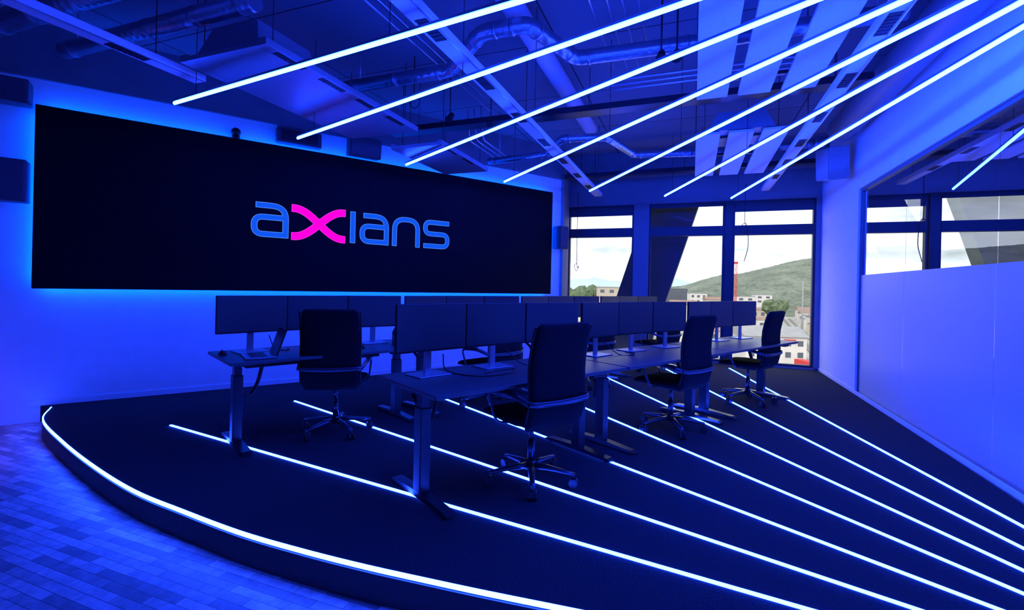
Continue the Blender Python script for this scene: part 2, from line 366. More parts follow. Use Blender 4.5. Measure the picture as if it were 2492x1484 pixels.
# ---------------------------------------------------------------- desks, monitors
def make_desk(L):
    r = thing('office_desk', '', 'desk')
    MB().box((0, 0, .7275), (L, .78, .025), bev=.005).build('tabletop', M['desktop'], r)
    for s in (-1, 1):
        x = s*(L/2-.14)
        lg = MB().box((x, 0, .31), (.075, .09, .54), bev=.006).box((x, 0, .63), (.055, .07, .13)).box((x, 0, .705), (.07, .6, .02)).build('leg', M['steel_dark'], r)
        fm = MB()
        fm.loft([[V((x-.035, y, 0.008)), V((x+.035, y, 0.008)), V((x+.035, y, z)), V((x-.035, y, z))] for y, z in ((-.36, .018), (-.33, .03), (-.06, .045), (.06, .045), (.33, .03), (.36, .018))], smooth=False)
        for y in (-.31, .31): fm.cyl((x, y, 0), (x, y, .012), .02, None, 10)
        fm.build('foot', M['chrome'], lg)
    MB().box((0, .0, .685), (L-.36, .05, .04)).build('crossbeam', M['steel_dark'], r)
    tr = MB(); tr.box((0, .25, .60), (L-.5, .16, .006)).box((0, .17, .625), (L-.5, .006, .055)).box((0, .33, .625), (L-.5, .006, .055))
    for s in (-1, 1): tr.box((s*(L/2-.3), .25, .66), (.02, .17, .11))
    tr.build('cable_tray', M['plastic'], r)
    MB().box((L/2-.35, -.36, .705), (.12, .05, .02), bev=.004).build('height_switch', M['plastic'], r)
    MB().tube(catmull([(-L/2+.2, .25, .60), (-L/2+.19, .12, .52), (-L/2+.21, .14, .40), (-L/2+.30, .22, .36), (-L/2+.36, .24, .45), (-L/2+.4, .25, .6)], 6), .016, 8).build('cable_hose', M['cable'], r)
    return r
def make_monitor():
    r = thing('monitor', '', 'monitor')
    W, Hh, z0 = .575, .325, .17
    MB().box((0, .006, z0+Hh/2), (W, .022, Hh), bev=.004).box((0, .03, z0+Hh/2), (W*.55, .03, Hh*.5), bev=.008).build('housing', M['plastic'], r)
    MB().box((0, -.0065, z0+Hh/2+.004), (W-.010, .003, Hh-.018)).build('display', M['display'], r)
    MB().box((0, .055, .16), (.055, .018, .31), bev=.004).box((0, .05, .29), (.08, .03, .08)).build('stand_column', M['silver'], r)
    MB().box((0, .04, .005), (.26, .19, .010), bev=.003).build('stand_base', M['silver'], r)
    return r
FD = V((.77, .64, 0)).normalized(); FN = V((FD.y, -FD.x, 0))
BD = V((.73, .685, 0)).normalized(); BN = V((BD.y, -BD.x, 0))
Lk = 1.76; pitch = 1.78
fs = V((-.67, 2.94, 0)); bs = V((-2.38, 3.83, 0))
rows = [('front', fs, FD, FN, 3), ('back', bs, BD, BN, 4)]
dname = {('front', 0): 'the front desk nearest the camera', ('front', 1): 'the middle front-row desk', ('front', 2): 'the farthest front-row desk',
         ('back', 0): 'the rear desk with the laptop', ('back', 1): 'the second rear-row desk', ('back', 2): 'the third rear-row desk', ('back', 3): 'the rear desk beside the windows'}
dlabel = {('front', 0): 'height-adjustable dark desk nearest the camera, front row', ('front', 1): 'dark height-adjustable desk in the middle of the front row', ('front', 2): 'dark height-adjustable desk at the window end of the front row',
          ('back', 0): 'dark height-adjustable desk carrying the open laptop, left end of rear row', ('back', 1): 'dark desk second from the left in the rear row', ('back', 2): 'dark rear-row desk below the right end of the big screen', ('back', 3): 'dark rear-row desk closest to the windows'}
desk0 = make_desk(Lk); mon0 = make_monitor(); fd = True; fm_ = True
DESK = {}
for rn, st, D, N, n in rows:
    for i in range(n):
        c = st+D*(pitch*(i+.5)); rz = math.atan2(D.y, D.x)
        d = desk0 if fd else copy_tree(desk0); fd = False
        d.location = c; d.rotation_euler = (0, 0, rz); d['label'] = dlabel[(rn, i)]; d['group'] = 'office desks of the %s row' % rn
        DESK[(rn, i)] = (c, D, N, rz)
        for jn, jx, jy, ja in (('left', -.590, .155, .08), ('middle', -.012, .180, 0), ('right', .566, .155, -.08)):
            mo = mon0 if fm_ else copy_tree(mon0); fm_ = False
            mo.location = c+D*jx-N*jy+V((0, 0, .74)); mo.rotation_euler = (0, 0, rz+ja)
            mo['label'] = '%s one of the three monitors on %s' % (jn, dname[(rn, i)]); mo['group'] = 'monitors of the %s row' % rn

# ---------------------------------------------------------------- chairs
def make_chair():
    r = thing('office_chair', '', 'office chair')
    for q in range(5):
        a = 2*PI*q/5+.3; dx, dy = math.cos(a), math.sin(a); pr_ = V((-dy, dx, 0)); dv = V((dx, dy, 0))
        rings = []
        for t, z, w_, h_ in ((.02, .115, .030, .022), (.12, .112, .024, .018), (.24, .098, .018, .013), (.315, .088, .016, .010)):
            cc = dv*t+V((0, 0, z)); rings.append(rr(cc, pr_, V((0, 0, 1)), w_, h_, 10, .7, .7))
        bl = MB().loft(rings).build('base_leg', M['chrome'], r)
        cp = dv*.305
        cs = MB(); cs.cyl(cp+V((0, 0, .05)), cp+V((0, 0, .09)), .010, None, 8)
        for s in (-1, 1): cs.cyl(cp+pr_*s*.010+V((0, 0, .03)), cp+pr_*s*.026+V((0, 0, .03)), .030, None, 14)
        cs.box(cp+V((0, 0, .055)), (.045, .05, .018), (0, 0, a), bev=.004)
        cs.build('caster', M['plastic'], bl)
    MB().cyl((0, 0, .085), (0, 0, .15), .036, .032).cyl((0, 0, .15), (0, 0, .29), .026).cyl((0, 0, .29), (0, 0, .415), .016).build('gas_column', M['chrome'], r)
    MB().box((0, 0, .425), (.17, .26, .045), bev=.012).tube([(.08, .03, .42), (.2, .05, .415), (.23, .05, .41)], .006, 6).build('tilt_mechanism', M['plastic'], r)
    rings = []
    for y, z, hw, ht in ((.275, .462, .20, .012), (.268, .468, .235, .022), (.235, .477, .25, .028), (.12, .482, .255, .032), (0, .478, .255, .034), (-.12, .478, .25, .034), (-.19, .488, .245, .034), (-.225, .505, .235, .028)):
        rings.append(rr(V((0, y, z)), V((1, 0, 0)), V((0, 0, 1)), hw, ht, 22, .35, .6))
    MB().loft(rings).build('seat', M['fabric'], r)
    rings = []
    pts = [(-.205, .445, .225), (-.245, .50, .240), (-.268, .60, .245), (-.265, .70, .245), (-.258, .80, .242), (-.264, .90, .240), (-.284, 1.0, .237), (-.310, 1.09, .233), (-.322, 1.118, .226), (-.328, 1.135, .205)]
    for i, (y, z, hw) in enumerate(pts):
        a = pts[max(i-1, 0)]; b = pts[min(i+1, len(pts)-1)]; t = V((0, b[0]-a[0], b[1]-a[1])).normalized(); n_ = V((0, t.z, -t.y))
        ht = .034 if 0 < i < len(pts)-2 else (.022 if i < len(pts)-1 else .010)
        rings.append(rr(V((0, y, z)), V((1, 0, 0)), n_, hw, ht, 22, .35, .6))
    bk_ = MB().loft(rings).build('backrest', M['fabric'], r)
    for s in (-1, 1): MB().tube([(s*.247, p[0], p[1]) for p in pts[1:-1]], .008, 6).build('edge_piping', M['plastic'], bk_)
    for s in (-1, 1):
        pth = fillet([(s*.10, .03, .432), (s*.275, .05, .436), (s*.292, .13, .655), (s*.292, -.12, .675), (s*.262, -.285, .63)], .07, 5)
        ar = MB().tube(pth, .019, 8, ry=.008).build('armrest', M['chrome'], r)
        MB().tube([(s*.292, .09, .672), (s*.292, 0, .685), (s*.292, -.12, .688)], .022, 8, ry=.007).build('arm_pad', M['plastic'], ar)
    MB().tube(catmull([(-.262, -.285, .63), (-.2, -.311, .625), (0, -.318, .62), (.2, -.311, .625), (.262, -.285, .63)], 4), .008, 8, ry=.02).build('back_bracket', M['chrome'], r)
    return r
ch0 = make_chair()
chairs = [(.16, 3.33, -.6, .8, 'high-backed black office chair nearest the camera, at the front desk'),
          (1.58, 4.63, -.62, .78, 'high-backed black office chair at the middle desk of the front row'),
          (2.97, 5.90, -.66, .75, 'high-backed black office chair nearest the windows, front row'),
          (-1.59, 4.33, -.16, .98, 'high-backed black office chair in front of the laptop desk'),
          (-.25, 5.42, -.7, .7, 'black office chair half hidden behind the nearest front-row monitors'),
          (1.07, 6.62, -.6, .8, 'black office chair hidden behind the middle front-row monitors'),
          (2.42, 7.85, -.5, .85, 'black office chair behind the far front-row monitors, beside the windows')]
for i, (x, y, fx, fy, lb) in enumerate(chairs):
    c = ch0 if i == 0 else copy_tree(ch0)
    c.location = (x, y, 0); c.rotation_euler = (0, 0, math.atan2(-fx, fy)); c['label'] = lb; c['group'] = 'high-backed office chairs'

# ---------------------------------------------------------------- things on desks
def ondesk(key, lx, ly):
    c, D, N, rz = DESK[key]; p = c+D*lx-N*ly; return V((p.x, p.y, .74)), rz
p, rz = ondesk(('back', 0), -.62, -.15)
lp = thing('laptop', 'open laptop on the left end of the rear desk', 'laptop', p, rz-1.70)
MB().box((0, 0, .008), (.33, .23, .014), bev=.004).build('keyboard_base', M['silver'], lp)
MB().box((0, -.01, .0158), (.28, .12, .0015)).build('keyboard', M['plastic'], lp)
ld = MB().box((0, .145, .118), (.33, .009, .225), (-.32, 0, 0), bev=.003).build('lid', M['plastic'], lp)
MB().box((0, .139, .118), (.31, .002, .205), (-.32, 0, 0)).build('display', M['display'], ld)
def mouse(p, rz, lb):
    r = thing('computer_mouse', lb, 'computer mouse', p, rz)
    MB().ball((0, 0, .0), 1, 2, 0, (.032, .055, .034)).build('shell', M['plastic'], r)
    for o in r.children:
        for vv in o.data.vertices: vv.co.z = max(0, vv.co.z)
    MB().cyl((-.004, .03, .028), (.004, .03, .028), .008, None, 10).build('scroll_wheel', M['cable'], r)
p, rz = ondesk(('back', 0), -.82, .14); mouse(p, rz, 'black mouse on the left corner of the rear desk with the laptop')
p, rz = ondesk(('back', 0), .3, -.1); mouse(p, rz, 'black mouse right of the chair on the laptop desk')
def phone(p, rz, lb):
    r = thing('desk_phone', lb, 'desk phone', p, rz)
    MB().loft([[V((x, -.09, z)) for x, z in ((-.09, 0), (.09, 0), (.09, .02), (-.09, .02))], [V((x, .09, z)) for x, z in ((-.09, 0), (.09, 0), (.09, .13), (-.09, .13))]], smooth=False).build('body', M['plastic'], r)
    MB().box((.035, .045, .122), (.10, .075, .008), (.55, 0, 0)).build('display', M['silver'], r)
    MB().tube([(-.06, -.085, .055), (-.06, -.06, .067), (-.06, .05, .135), (-.06, .085, .14)], [.022, .014, .014, .022], 10).build('handset', M['plastic'], r)
    kk = MB()
    for a in range(3):
        for b in range(4): kk.box((.01+a*.025, -.07+b*.02, .036+b*.0122), (.016, .012, .006), (.55, 0, 0))
    kk.build('keypad', M['silver'], r)
p, rz = ondesk(('back', 0), .76, -.08); phone(p, rz-.3, 'desk phone with pale display at the right end of the laptop desk')
def keyboard(p, rz, lb):
    r = thing('keyboard', lb, 'keyboard', p, rz)
    MB().box((0, 0, .008), (.43, .13, .016), bev=.004).build('body', M['plastic'], r)
    kk = MB()
    for a in range(15):
        for b in range(5): kk.box((-.196+a*.028, -.05+b*.025, .018), (.022, .019, .005))
    kk.build('keycaps', M['cable'], r)
p, rz = ondesk(('back', 0), .0, -.02); keyboard(p, rz, 'black keyboard on the laptop desk')
def cable(key, pts, lb):
    c, D, N, rz = DESK[key]
    P = catmull([c+D*a-N*b+V((0, 0, .746+z)) for a, b, z in pts], 8)
    o = MB().tube(P, .0045, 6).build('cable', M['cable']); tag(o, lb, 'cable')
cable(('front', 0), [(-.44, .26, .12), (-.44, .2, .01), (-.35, -.05, 0), (-.1, -.08, 0), (.05, .03, 0), (-.1, .05, 0), (-.25, .0, .0)], 'thin black cable lying across the front desk nearest the camera')
cable(('front', 0), [(.15, .26, .12), (.2, .15, .02), (.26, .05, 0), (.34, .05, 0), (.36, .15, 0)], 'short black cable behind the nearest chair on the front desk')
cable(('front', 1), [(-.42, .25, .10), (-.4, .08, .0), (-.3, .0, 0), (-.2, .06, 0), (-.2, .16, .0)], 'looped cable under the left monitor of the middle front desk')
cable(('back', 0), [(-.42, .28, .12), (-.40, .2, .02), (-.36, .1, .0), (-.30, .1, 0), (-.28, .2, .0)], 'loose cable under the left monitor of the laptop desk')

# ---------------------------------------------------------------- ceiling services (grid aligned)
def wires(r, pts, top):
    for x, y, z in pts: MB().tube([(x, y, z), (x, y, top)], .004, 5).build('hanging_wire', M['cable'], r)
def profile(a, b0, b1, z, lb, wd=.15):
    r = thing('ceiling_profile', lb, 'ceiling profile', UV(a, b0, z), RZ, 'long slotted ceiling profiles'); L = b1-b0
    MB().box((0, L/2, .03), (wd, L, .06), bev=.006).build('channel', M['sail'], r)
    n = int(L/.9)
    for i in range(n):
        y0 = .35+i*.9; s = MB()
        for j in range(7): s.box((0, y0+j*.045, -.001), (wd*.6, .02, .004))
        s.box((0, y0+.135, .0005), (wd*.62, .30, .002)); s.build('air_slot', M['slot'], r)
    MB().box((wd*.42, L/2, -.002), (.012, L, .006)).build('edge_trim', M['silver'], r)
    wires(r, [(0, .5, .06), (0, L/2, .06), (0, L-.4, .06)], CZ-z)
profile(-4.37, .2, 3.1, 3.22, 'slotted ceiling profile in the top left corner')
profile(-1.75, .6, 9.2, 3.15, 'slotted ceiling profile running down to the leftmost window')
profile(1.17, .6, 9.4, 3.15, 'slotted ceiling profile running down to the rightmost window', .13)
def sail(a0, a1, b0, b1, z, lb, m, gap=None, box=False):
    w_ = a1-a0; L = b1-b0
    r = thing('ceiling_panel', lb, 'ceiling panel', UV((a0+a1)/2, (b0+b1)/2, z), RZ, 'suspended ceiling panels')
    if gap:
        n = gap; pw_ = (w_-.09*(n-1))/n
        for i in range(n):
            x = -w_/2+pw_/2+i*(pw_+.09)
            MB().box((x, 0, .02), (pw_, L, .03), bev=.004).build('panel_strip', m, r)
        for y in (-L/2+.3, 0, L/2-.3): MB().box((0, y, .05), (w_, .04, .03)).build('support_rail', M['steel_dark'], r)
    else:
        MB().box((0, 0, .02), (w_*.84, L, .04), bev=.004).build('panel', m, r)
        for s in (-1, 1): MB().box((s*w_*.45, 0, .03), (w_*.09, L, .06), bev=.004).build('side_rail', m, r)
        nn = int((L-.2)/.50)
        for i in range(nn):
            s = MB(); y0 = -L/2+.15+i*.5
            for j in range(6): s.box((w_*.45, y0+j*.055, -.001), (w_*.06, .025, .004))
            s.box((w_*.45, y0+.137, .0005), (w_*.062, .31, .002)); s.build('air_slot', M['slot'], r)
    if box:
        MB().loft([[V((x*.36, y, .06)) for x, y in ((-1, -L/2+.05), (1, -L/2+.05), (1, -L/2+.75), (-1, -L/2+.75))], [V((x*.26, y, .30)) for x, y in ((-1, -L/2+.12), (1, -L/2+.12), (1, -L/2+.68), (-1, -L/2+.68))]], smooth=False).build('duct_box', M['sail_dark'], r)
    wires(r, [(s*w_*.4, t*(L/2-.15), .05) for s in (-1, 1) for t in (-1, 1)], CZ-z)
sail(-4.15, -3.15, 2.75, 4.95, 3.22, 'long grey ceiling panel with a duct box on top, left of the light tubes', M['sail_dark'], None, True)
sail(-3.62, -2.88, 5.05, 6.45, 3.07, 'dark ceiling panel hanging in front of the upper right part of the big screen', M['sail_dark'])
sail(0, 1.0, 1.6, 4.95, 3.22, 'large pale ceiling panel at the top right, nearest the camera', M['sail'], 3)
sail(0, 1.0, 6.1, 8.3, 3.22, 'smaller pale ceiling panel near the windows, right of centre', M['sail'], 3, True)
def ductrun(pts, rad, lb):
    P = [UV(a, b, z) for a, b, z in pts]
    r = thing('ventilation_duct', lb, 'ventilation duct', P[0])
    Q = [p-P[0] for p in P]
    MB().tube(fillet(Q, rad*1.2, 4), rad, 18).build('duct_run', M['duct'], r)
    for i in range(len(Q)-1):
        d = (Q[i+1]-Q[i]); L = d.length; d.normalize(); t = rad*1.9
        spots = [t, L-t] if L > 3.2*t else [L/2]
        q = t+.55
        while L > 1.2 and q < L-t-.2: spots.append(q); q += .6
        for s in spots: MB().cyl(Q[i]+d*(s-.015), Q[i]+d*(s+.015), rad+.006, None, 18).build('collar', M['duct'], r)
    for i in (0, len(Q)-1):
        q = Q[i]+(Q[1]-Q[0]).normalized()*(.2 if i == 0 else -.2)
        MB().tube([q+V((0, 0, rad)), V((q.x, q.y, CZ-P[0].z))], .006, 6).build('hanger_rod', M['pipe'], r)
ductrun([(-3.79, 4.40, 3.62), (-2.43, 4.40, 3.62), (-1.80, 3.82, 3.62), (-1.37, 3.82, 3.62), (-1.12, 4.55, 3.62), (.05, 4.60, 3.62), (1.55, 4.60, 3.62)], .070, 'bright spiral duct that bends around the ceiling beam, nearer of the two')
ductrun([(-3.1, 6.95, 3.36), (-2.07, 6.80, 3.36), (-1.68, 6.15, 3.36), (-1.10, 6.25, 3.36), (-.85, 7.2, 3.36), (.03, 7.35, 3.36), (1.6, 7.35, 3.36)], .052, 'smaller bent spiral duct farther back near the windows')
ductrun([(-6.2, 2.38, 3.7), (-3.2, 2.38, 3.7)], .10, 'straight spiral duct at the very top left corner')
ductrun([(-6.0, 2.85, 3.66), (-3.4, 2.85, 3.66)], .08, 'straight spiral duct just below another at the top left')
def beam(a, b0, b1, z, rad, lb, nm='air_pipe', cat='pipe', m='sail'):
    r = thing(nm, lb, cat, UV(a, b0, z), RZ); L = b1-b0
    MB().cyl((0, 0, 0), (0, L, 0), rad, None, 20).build('pipe_body', M[m], r)
    for y in (.03, L-.03): MB().cyl((0, y-.02, 0), (0, y+.02, 0), rad+.01, None, 20).build('end_ring', M['silver'], r)
    for y in (.5, L-.6): MB().tube([(0, y, rad), (0, y, CZ-z)], .006, 6).build('hanger_rod', M['pipe'], r)
beam(-1.52, 1.0, 7.3, 3.82, .10, 'thick pale round pipe beside the long slotted profile, above the third light tube')
beam(1.86, 1.0, 7.6, 3.60, .17, 'very thick round pipe along the top of the right wall', m='sail_dark')
def pipe(pts, rad, lb, grp, m='pipe'):
    P = [UV(*q) for q in pts]
    o = MB().tube(fillet([q-P[0] for q in P], .06, 4), rad, 8).build('thin_pipe', M[m]); o.location = P[0]; tag(o, lb, 'pipe', grp)
for i, a in enumerate((-2.66, -2.55, -2.44)):
    pipe([(a, 1.8, 3.78), (a, 6.0, 3.78)], .011, ['left', 'middle', 'right'][i]+' one of three thin pipes running left of the slotted profile', 'thin pipes left of the profile')
for i, a in enumerate((-.86, -.72, -.60, -.47)):
    pipe([(a, 2.2, 3.78), (a, 5.25, 3.78)], .013, ['first', 'second', 'third', 'fourth'][i]+' from the left of four bright thin pipes at the top centre', 'bright pipes at top centre')
for i, b in enumerate((5.0, 5.12, 5.24)):
    pipe([(-.9, b, 3.55), (1.1, b, 3.55)], .012, ['nearest', 'middle', 'farthest'][i]+' of three thin cross pipes above the cable tray', 'thin cross pipes')
for i, a in enumerate((-2.9, -2.8, -2.7)):
    pipe([(a, 5.75, 3.75), (a, 5.85, 3.35), (a, 6.7, 3.35)], .010, ['left', 'middle', 'right'][i]+' one of three bent pipes behind the second light tube', 'bent thin pipes')
def tray(a0, a1, b, z, lb, wd=.2):
    r = thing('cable_tray', lb, 'cable tray', UV(a0, b, z), RZ); L = a1-a0
    MB().box((L/2, 0, .003), (L, wd, .006)).box((L/2, -wd/2, .035), (L, .006, .07)).box((L/2, wd/2, .035), (L, .006, .07)).build('tray_channel', M['steel_dark'], r)
    for q in range(3): MB().tube([(0, -.05+q*.05, .02), (L, -.05+q*.05, .02)], .014, 6).build('cable_bundle', M['cable'], r)
    wires(r, [(.3, 0, .05), (L/2, 0, .05), (L-.3, 0, .05)], CZ-z)
tray(-4.0, 1.6, 5.6, 3.45, 'dark cable tray crossing the ceiling from screen to right wall')
tray(-2.3, 1.95, 8.75, 3.42, 'dark cable tray crossing the ceiling close to the windows', .16)
def spot(a, b, z, lb):
    r = thing('spotlight', lb, 'spotlight', UV(a, b, z), RZ, 'black ceiling spotlights')
    MB().tube([(0, 0, .1), (0, 0, CZ-z)], .008, 6).build('stem', M['cable'], r)
    MB().cyl((0, -.03, .03), (0, .05, .12), .045, .03, 14).build('lamp_head', M['plastic'], r)
spot(-.30, 4.35, 3.36, 'left one of a close pair of black spotlights under the duct at top centre'); spot(-.17, 4.38, 3.36, 'right one of a close pair of black spotlights under the duct at top centre')
spot(-2.35, 5.3, 3.30, 'black spotlight behind the second light tube'); spot(-2.75, 5.0, 3.30, 'black spotlight left of the cable tray near the left duct')
o = MB().tube(catmull([UV(-3.0, 4.6, 3.95), UV(-3.0, 4.6, 3.5), UV(-3.05, 4.6, 3.42), UV(-2.98, 4.6, 3.36), UV(-2.92, 4.6, 3.43), UV(-2.99, 4.6, 3.5)], 8), .006, 6).build('hanging_cable', M['cable']); tag(o, 'looped black cable hanging from the ceiling above the long grey panel', 'cable')
o = MB().tube(catmull([UV(.86, 9.45, 3.3), UV(.86, 9.45, 2.6), UV(.93, 9.45, 2.5), UV(.86, 9.45, 2.4), UV(.78, 9.45, 2.5), UV(.88, 9.45, 2.58), UV(.92, 9.45, 2.2), UV(.86, 9.45, 1.9)], 8), .006, 6).build('hanging_cable', M['cable']); tag(o, 'coiled cable dangling in front of the right window', 'cable')
o = MB().tube(catmull([UV(-2.2, 9.4, 3.3), UV(-2.2, 9.4, 1.9), UV(-2.16, 9.4, 1.8), UV(-2.2, 9.4, 1.7), UV(-2.25, 9.4, 1.8), UV(-2.2, 9.4, 1.86)], 8), .006, 6).build('hanging_cable', M['cable']); tag(o, 'looped cable dangling in front of the leftmost window', 'cable')
w = MB(); gbox(w, -2.4, 2.08, 9.3, 9.6, 3.55, CZ-.002); struct('trim_4', w, M['plaster_dark'])

# ---------------------------------------------------------------- outside
GZ = -20.0
M['grass'] = mat('outside_ground', (.30, .28, .25), .9, var=.3, scale=.06)
def forest():
    m = mat('forest', (.2, .25, .17), .95); nt = m.node_tree; b = nt.nodes['Principled BSDF']
    tc = nt.nodes.new('ShaderNodeTexCoord'); vo = nt.nodes.new('ShaderNodeTexVoronoi'); vo.inputs['Scale'].default_value = .26
    n = nt.nodes.new('ShaderNodeTexNoise'); n.inputs['Scale'].default_value = .05; n.inputs['Detail'].default_value = 9
    ad = nt.nodes.new('ShaderNodeMath'); ad.operation = 'MULTIPLY_ADD'; ad.inputs[1].default_value = .45
    r = nt.nodes.new('ShaderNodeValToRGB'); r.color_ramp.elements[0].position = .50; r.color_ramp.elements[0].color = (.17, .185, .135, 1); r.color_ramp.elements[1].position = .95; r.color_ramp.elements[1].color = (.075, .09, .065, 1)  # greens lightened and greyed: distance haze put into the hill colour
    L = nt.links.new; L(tc.outputs['Object'], vo.inputs['Vector']); L(tc.outputs['Object'], n.inputs['Vector']); L(vo.outputs['Distance'], ad.inputs[0]); L(n.outputs['Fac'], ad.inputs[2]); L(ad.outputs[0], r.inputs[0]); L(r.outputs[0], b.inputs['Base Color']); return m
M['forest'] = forest()
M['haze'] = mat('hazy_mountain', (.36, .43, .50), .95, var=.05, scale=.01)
M['hwhite'] = mat('pale_render', (.54, .50, .46), .8, var=.05, scale=.5)
M['hbeige'] = mat('beige_render', (.42, .35, .28), .8, var=.05, scale=.5)
M['hdark'] = mat('dark_facade', (.07, .08, .10), .5, var=.1, scale=.5)
M['roof'] = mat('terracotta_roof', (.24, .15, .12), .85, var=.15, scale=.6)
M['roofg'] = mat('grey_roof', (.26, .25, .25), .85, var=.1, scale=.6)
M['pane'] = mat('dark_pane', (.08, .09, .11), .3, var=.1, scale=1)
M['red'] = mat('red_paint', (.5, .03, .03), .6, var=.05)
M['leaf'] = mat('tree_leaves', (.09, .12, .06), .95, var=.5, scale=.8)
M['bark'] = mat('tree_bark', (.12, .09, .07), .9, var=.2)
M['rail'] = mat('railway_gravel', (.16, .14, .125), .9, var=.2, scale=.5)
struct('ground', MB().box((150, 700, GZ-.5), (2400, 1380, 1)), M['grass'])
tab = [(1250, 706), (1600, 702), (1655, 697), (1700, 684), (1760, 668), (1800, 667), (1850, 656), (1900, 643), (1960, 631), (1990, 628), (2100, 618), (2290, 612), (2400, 604), (2492, 597), (2800, 590)]
def itp(tb, x):
    for (a, p), (b, q) in zip(tb, tb[1:]):
        if a <= x <= b: return p+(q-p)*(x-a)/(b-a)
    return tb[-1][1]
def ridge(tb, x0, x1, nx_, Y0, Y1, ny, amp, name, m, zb):
    mb = MB(); g = []
    for j in range(ny+1):
        t = j/ny; row = []
        for i in range(nx_+1):
            px = x0+(x1-x0)*i/nx_; Y = Y0+(Y1-Y0)*t
            zt = H+(hor(px)-itp(tb, px))/F*Y1; s = math.sin(t*PI/2)**1.1
            z = zb+(zt-zb)*s; X = (px-1246)/F*Y
            z += amp*s*(noise.noise(V((X*.05, Y*.05, 0)))+.6*noise.noise(V((X*.25, Y*.25, 3))))
            row.append(mb.bm.verts.new((X, Y, z)))
        g.append(row)
    for j in range(ny):
        for i in range(nx_): mb.bm.faces.new((g[j][i], g[j][i+1], g[j+1][i+1], g[j+1][i])).smooth = True
    o = mb.build(name, m); o['kind'] = 'structure'
ridge(tab, 1560, 2800, 300, 400, 640, 44, 1.5, 'hillside', M['forest'], GZ-1)
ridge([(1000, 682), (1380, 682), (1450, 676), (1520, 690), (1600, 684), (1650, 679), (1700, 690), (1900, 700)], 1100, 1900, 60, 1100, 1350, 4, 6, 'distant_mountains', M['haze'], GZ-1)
OCC = []
def building(pl, pr_, pt, D, wm, lb, roof='roof', nwin=4, dep=None, gable=True, grp=None, rot=-.12):
    xl, xr = (pl-1246)/F*D, (pr_-1246)/F*D; wdt = xr-xl; zt = H+(hor(pl)-pt)/F*D; h_ = zt-GZ; dep = dep or wdt*.7
    OCC.append(((xl+xr)/2, D+dep/2, wdt*.68))
    r = thing('building', lb, 'building', ((xl+xr)/2, D+dep/2, GZ), rot, grp)
    he = h_-(wdt*.16 if gable else .4)
    MB().box((0, 0, he/2), (wdt, dep, he)).build('wall', M[wm], r)
    if gable:
        e = wdt*.04
        MB().loft([[V((s*(wdt/2+e), -dep/2-e, he)), V((s*(wdt/2+e), dep/2+e, he)), V((s*(wdt/2+e), 0, h_))] for s in (-1, 1)], smooth=False).build('roof', M[roof], r)
    else:
        MB().box((0, 0, he+.2), (wdt+.4, dep+.4, .4)).build('roof', M[roof], r)
    rows_ = 2 if nwin > 3 else 1; cols = max(1, nwin//rows_)
    for q in range(cols if nwin else 0):
        for s in range(rows_):
            x = -wdt/2+wdt*(q+.5)/cols; z = he-1.8-s*3.2
            if z < 1: continue
            MB().box((x, -dep/2-.02, z), (wdt/cols*.45, .1, 1.5)).build('window', M['pane'], r)
    return r
red = building(1828, 1968, 795, 132, 'hwhite', 'pale long building with a red sign board, lowest in the right window', 'roofg', 10, 12)
MB().box((3.6, -6.15, 7.6), (3.2, .2, 1.1)).build('sign_board', M['red'], red)
B = [(1394, 1418, 708, 300, 'hwhite', 'small white block among green trees in the leftmost window', 'roofg', 2, False),
     (1458, 1526, 697, 230, 'hbeige', 'beige flat block at the right side of the leftmost window', 'roofg', 6, False),
     (1618, 1675, 700, 330, 'hdark', 'dark flat-roofed office block in the middle window', 'roofg', 8, False),
     (1682, 1722, 712, 300, 'hwhite', 'long white flat building beside the dark office block', 'roofg', 6, False),
     (1722, 1764, 722, 260, 'hbeige', 'beige house at the right edge of the middle window', 'roof', 4, True),
     (1640, 1700, 730, 210, 'hwhite', 'white gabled house just above the far monitors in the middle window', 'roof', 4, True),
     (1796, 1838, 720, 330, 'hwhite', 'white block with grey roof right of the red crane', 'roofg', 4, False),
     (1842, 1880, 716, 360, 'hwhite', 'distant long white hall at the foot of the hill', 'roofg', 4, False),
     (1796, 1826, 742, 230, 'hwhite', 'small white house with red roof close to the crane foot', 'roof', 4, True),
     (1832, 1868, 748, 215, 'hbeige', 'small beige gabled house left of the round tree', 'roof', 4, True),
     (1848, 1888, 772, 175, 'hwhite', 'white gabled house below the round tree', 'roof', 4, True),
     (1796, 1836, 778, 165, 'hbeige', 'beige gabled house in the lower left of the right window', 'roof', 4, True),
     (2330, 2352, 628, 560, 'hwhite', 'small white house on the hill, left of three seen through the partition', 'roofg', 2, True),
     (2382, 2398, 634, 540, 'hwhite', 'small white house on the hill, middle of three seen through the partition', 'roofg', 2, True),
     (2430, 2460, 624, 560, 'hwhite', 'small white house on the hill, right of three seen through the partition', 'roofg', 2, True)]
for q in B: building(q[0], q[1], q[2], q[3], q[4], q[5], q[6], q[7], None, q[8])
T0, T1 = V((88, 140, 0)), V((214, 380, 0)); TD = (T1-T0).normalized(); TN = V((TD.y, -TD.x, 0))
for i in range(3):
    o = MB().box((0, 0, .1), (2.0, 270, .2)).build('railway_track', M['rail']); c = (T0+T1)/2+TN*(i*4.0); o.location = (c.x, c.y, GZ); o.rotation_euler = (0, 0, math.atan2(-TD.x, TD.y)); tag(o, ['left', 'middle', 'right'][i]+' one of three rail tracks running past the houses outside', 'rail track', 'rail tracks')
for tx, ty, tr_ in (((1395-1246)/F*215, 215, 7), ((1428-1246)/F*250, 250, 7), ((1450-1246)/F*290, 290, 6), ((1886-1246)/F*200, 200, 6), ((1716-1246)/F*345, 345, 5), ((1789-1246)/F*200, 200, 3)): OCC.append((tx, ty, tr_))
rng = random.Random(11); cnt = 0
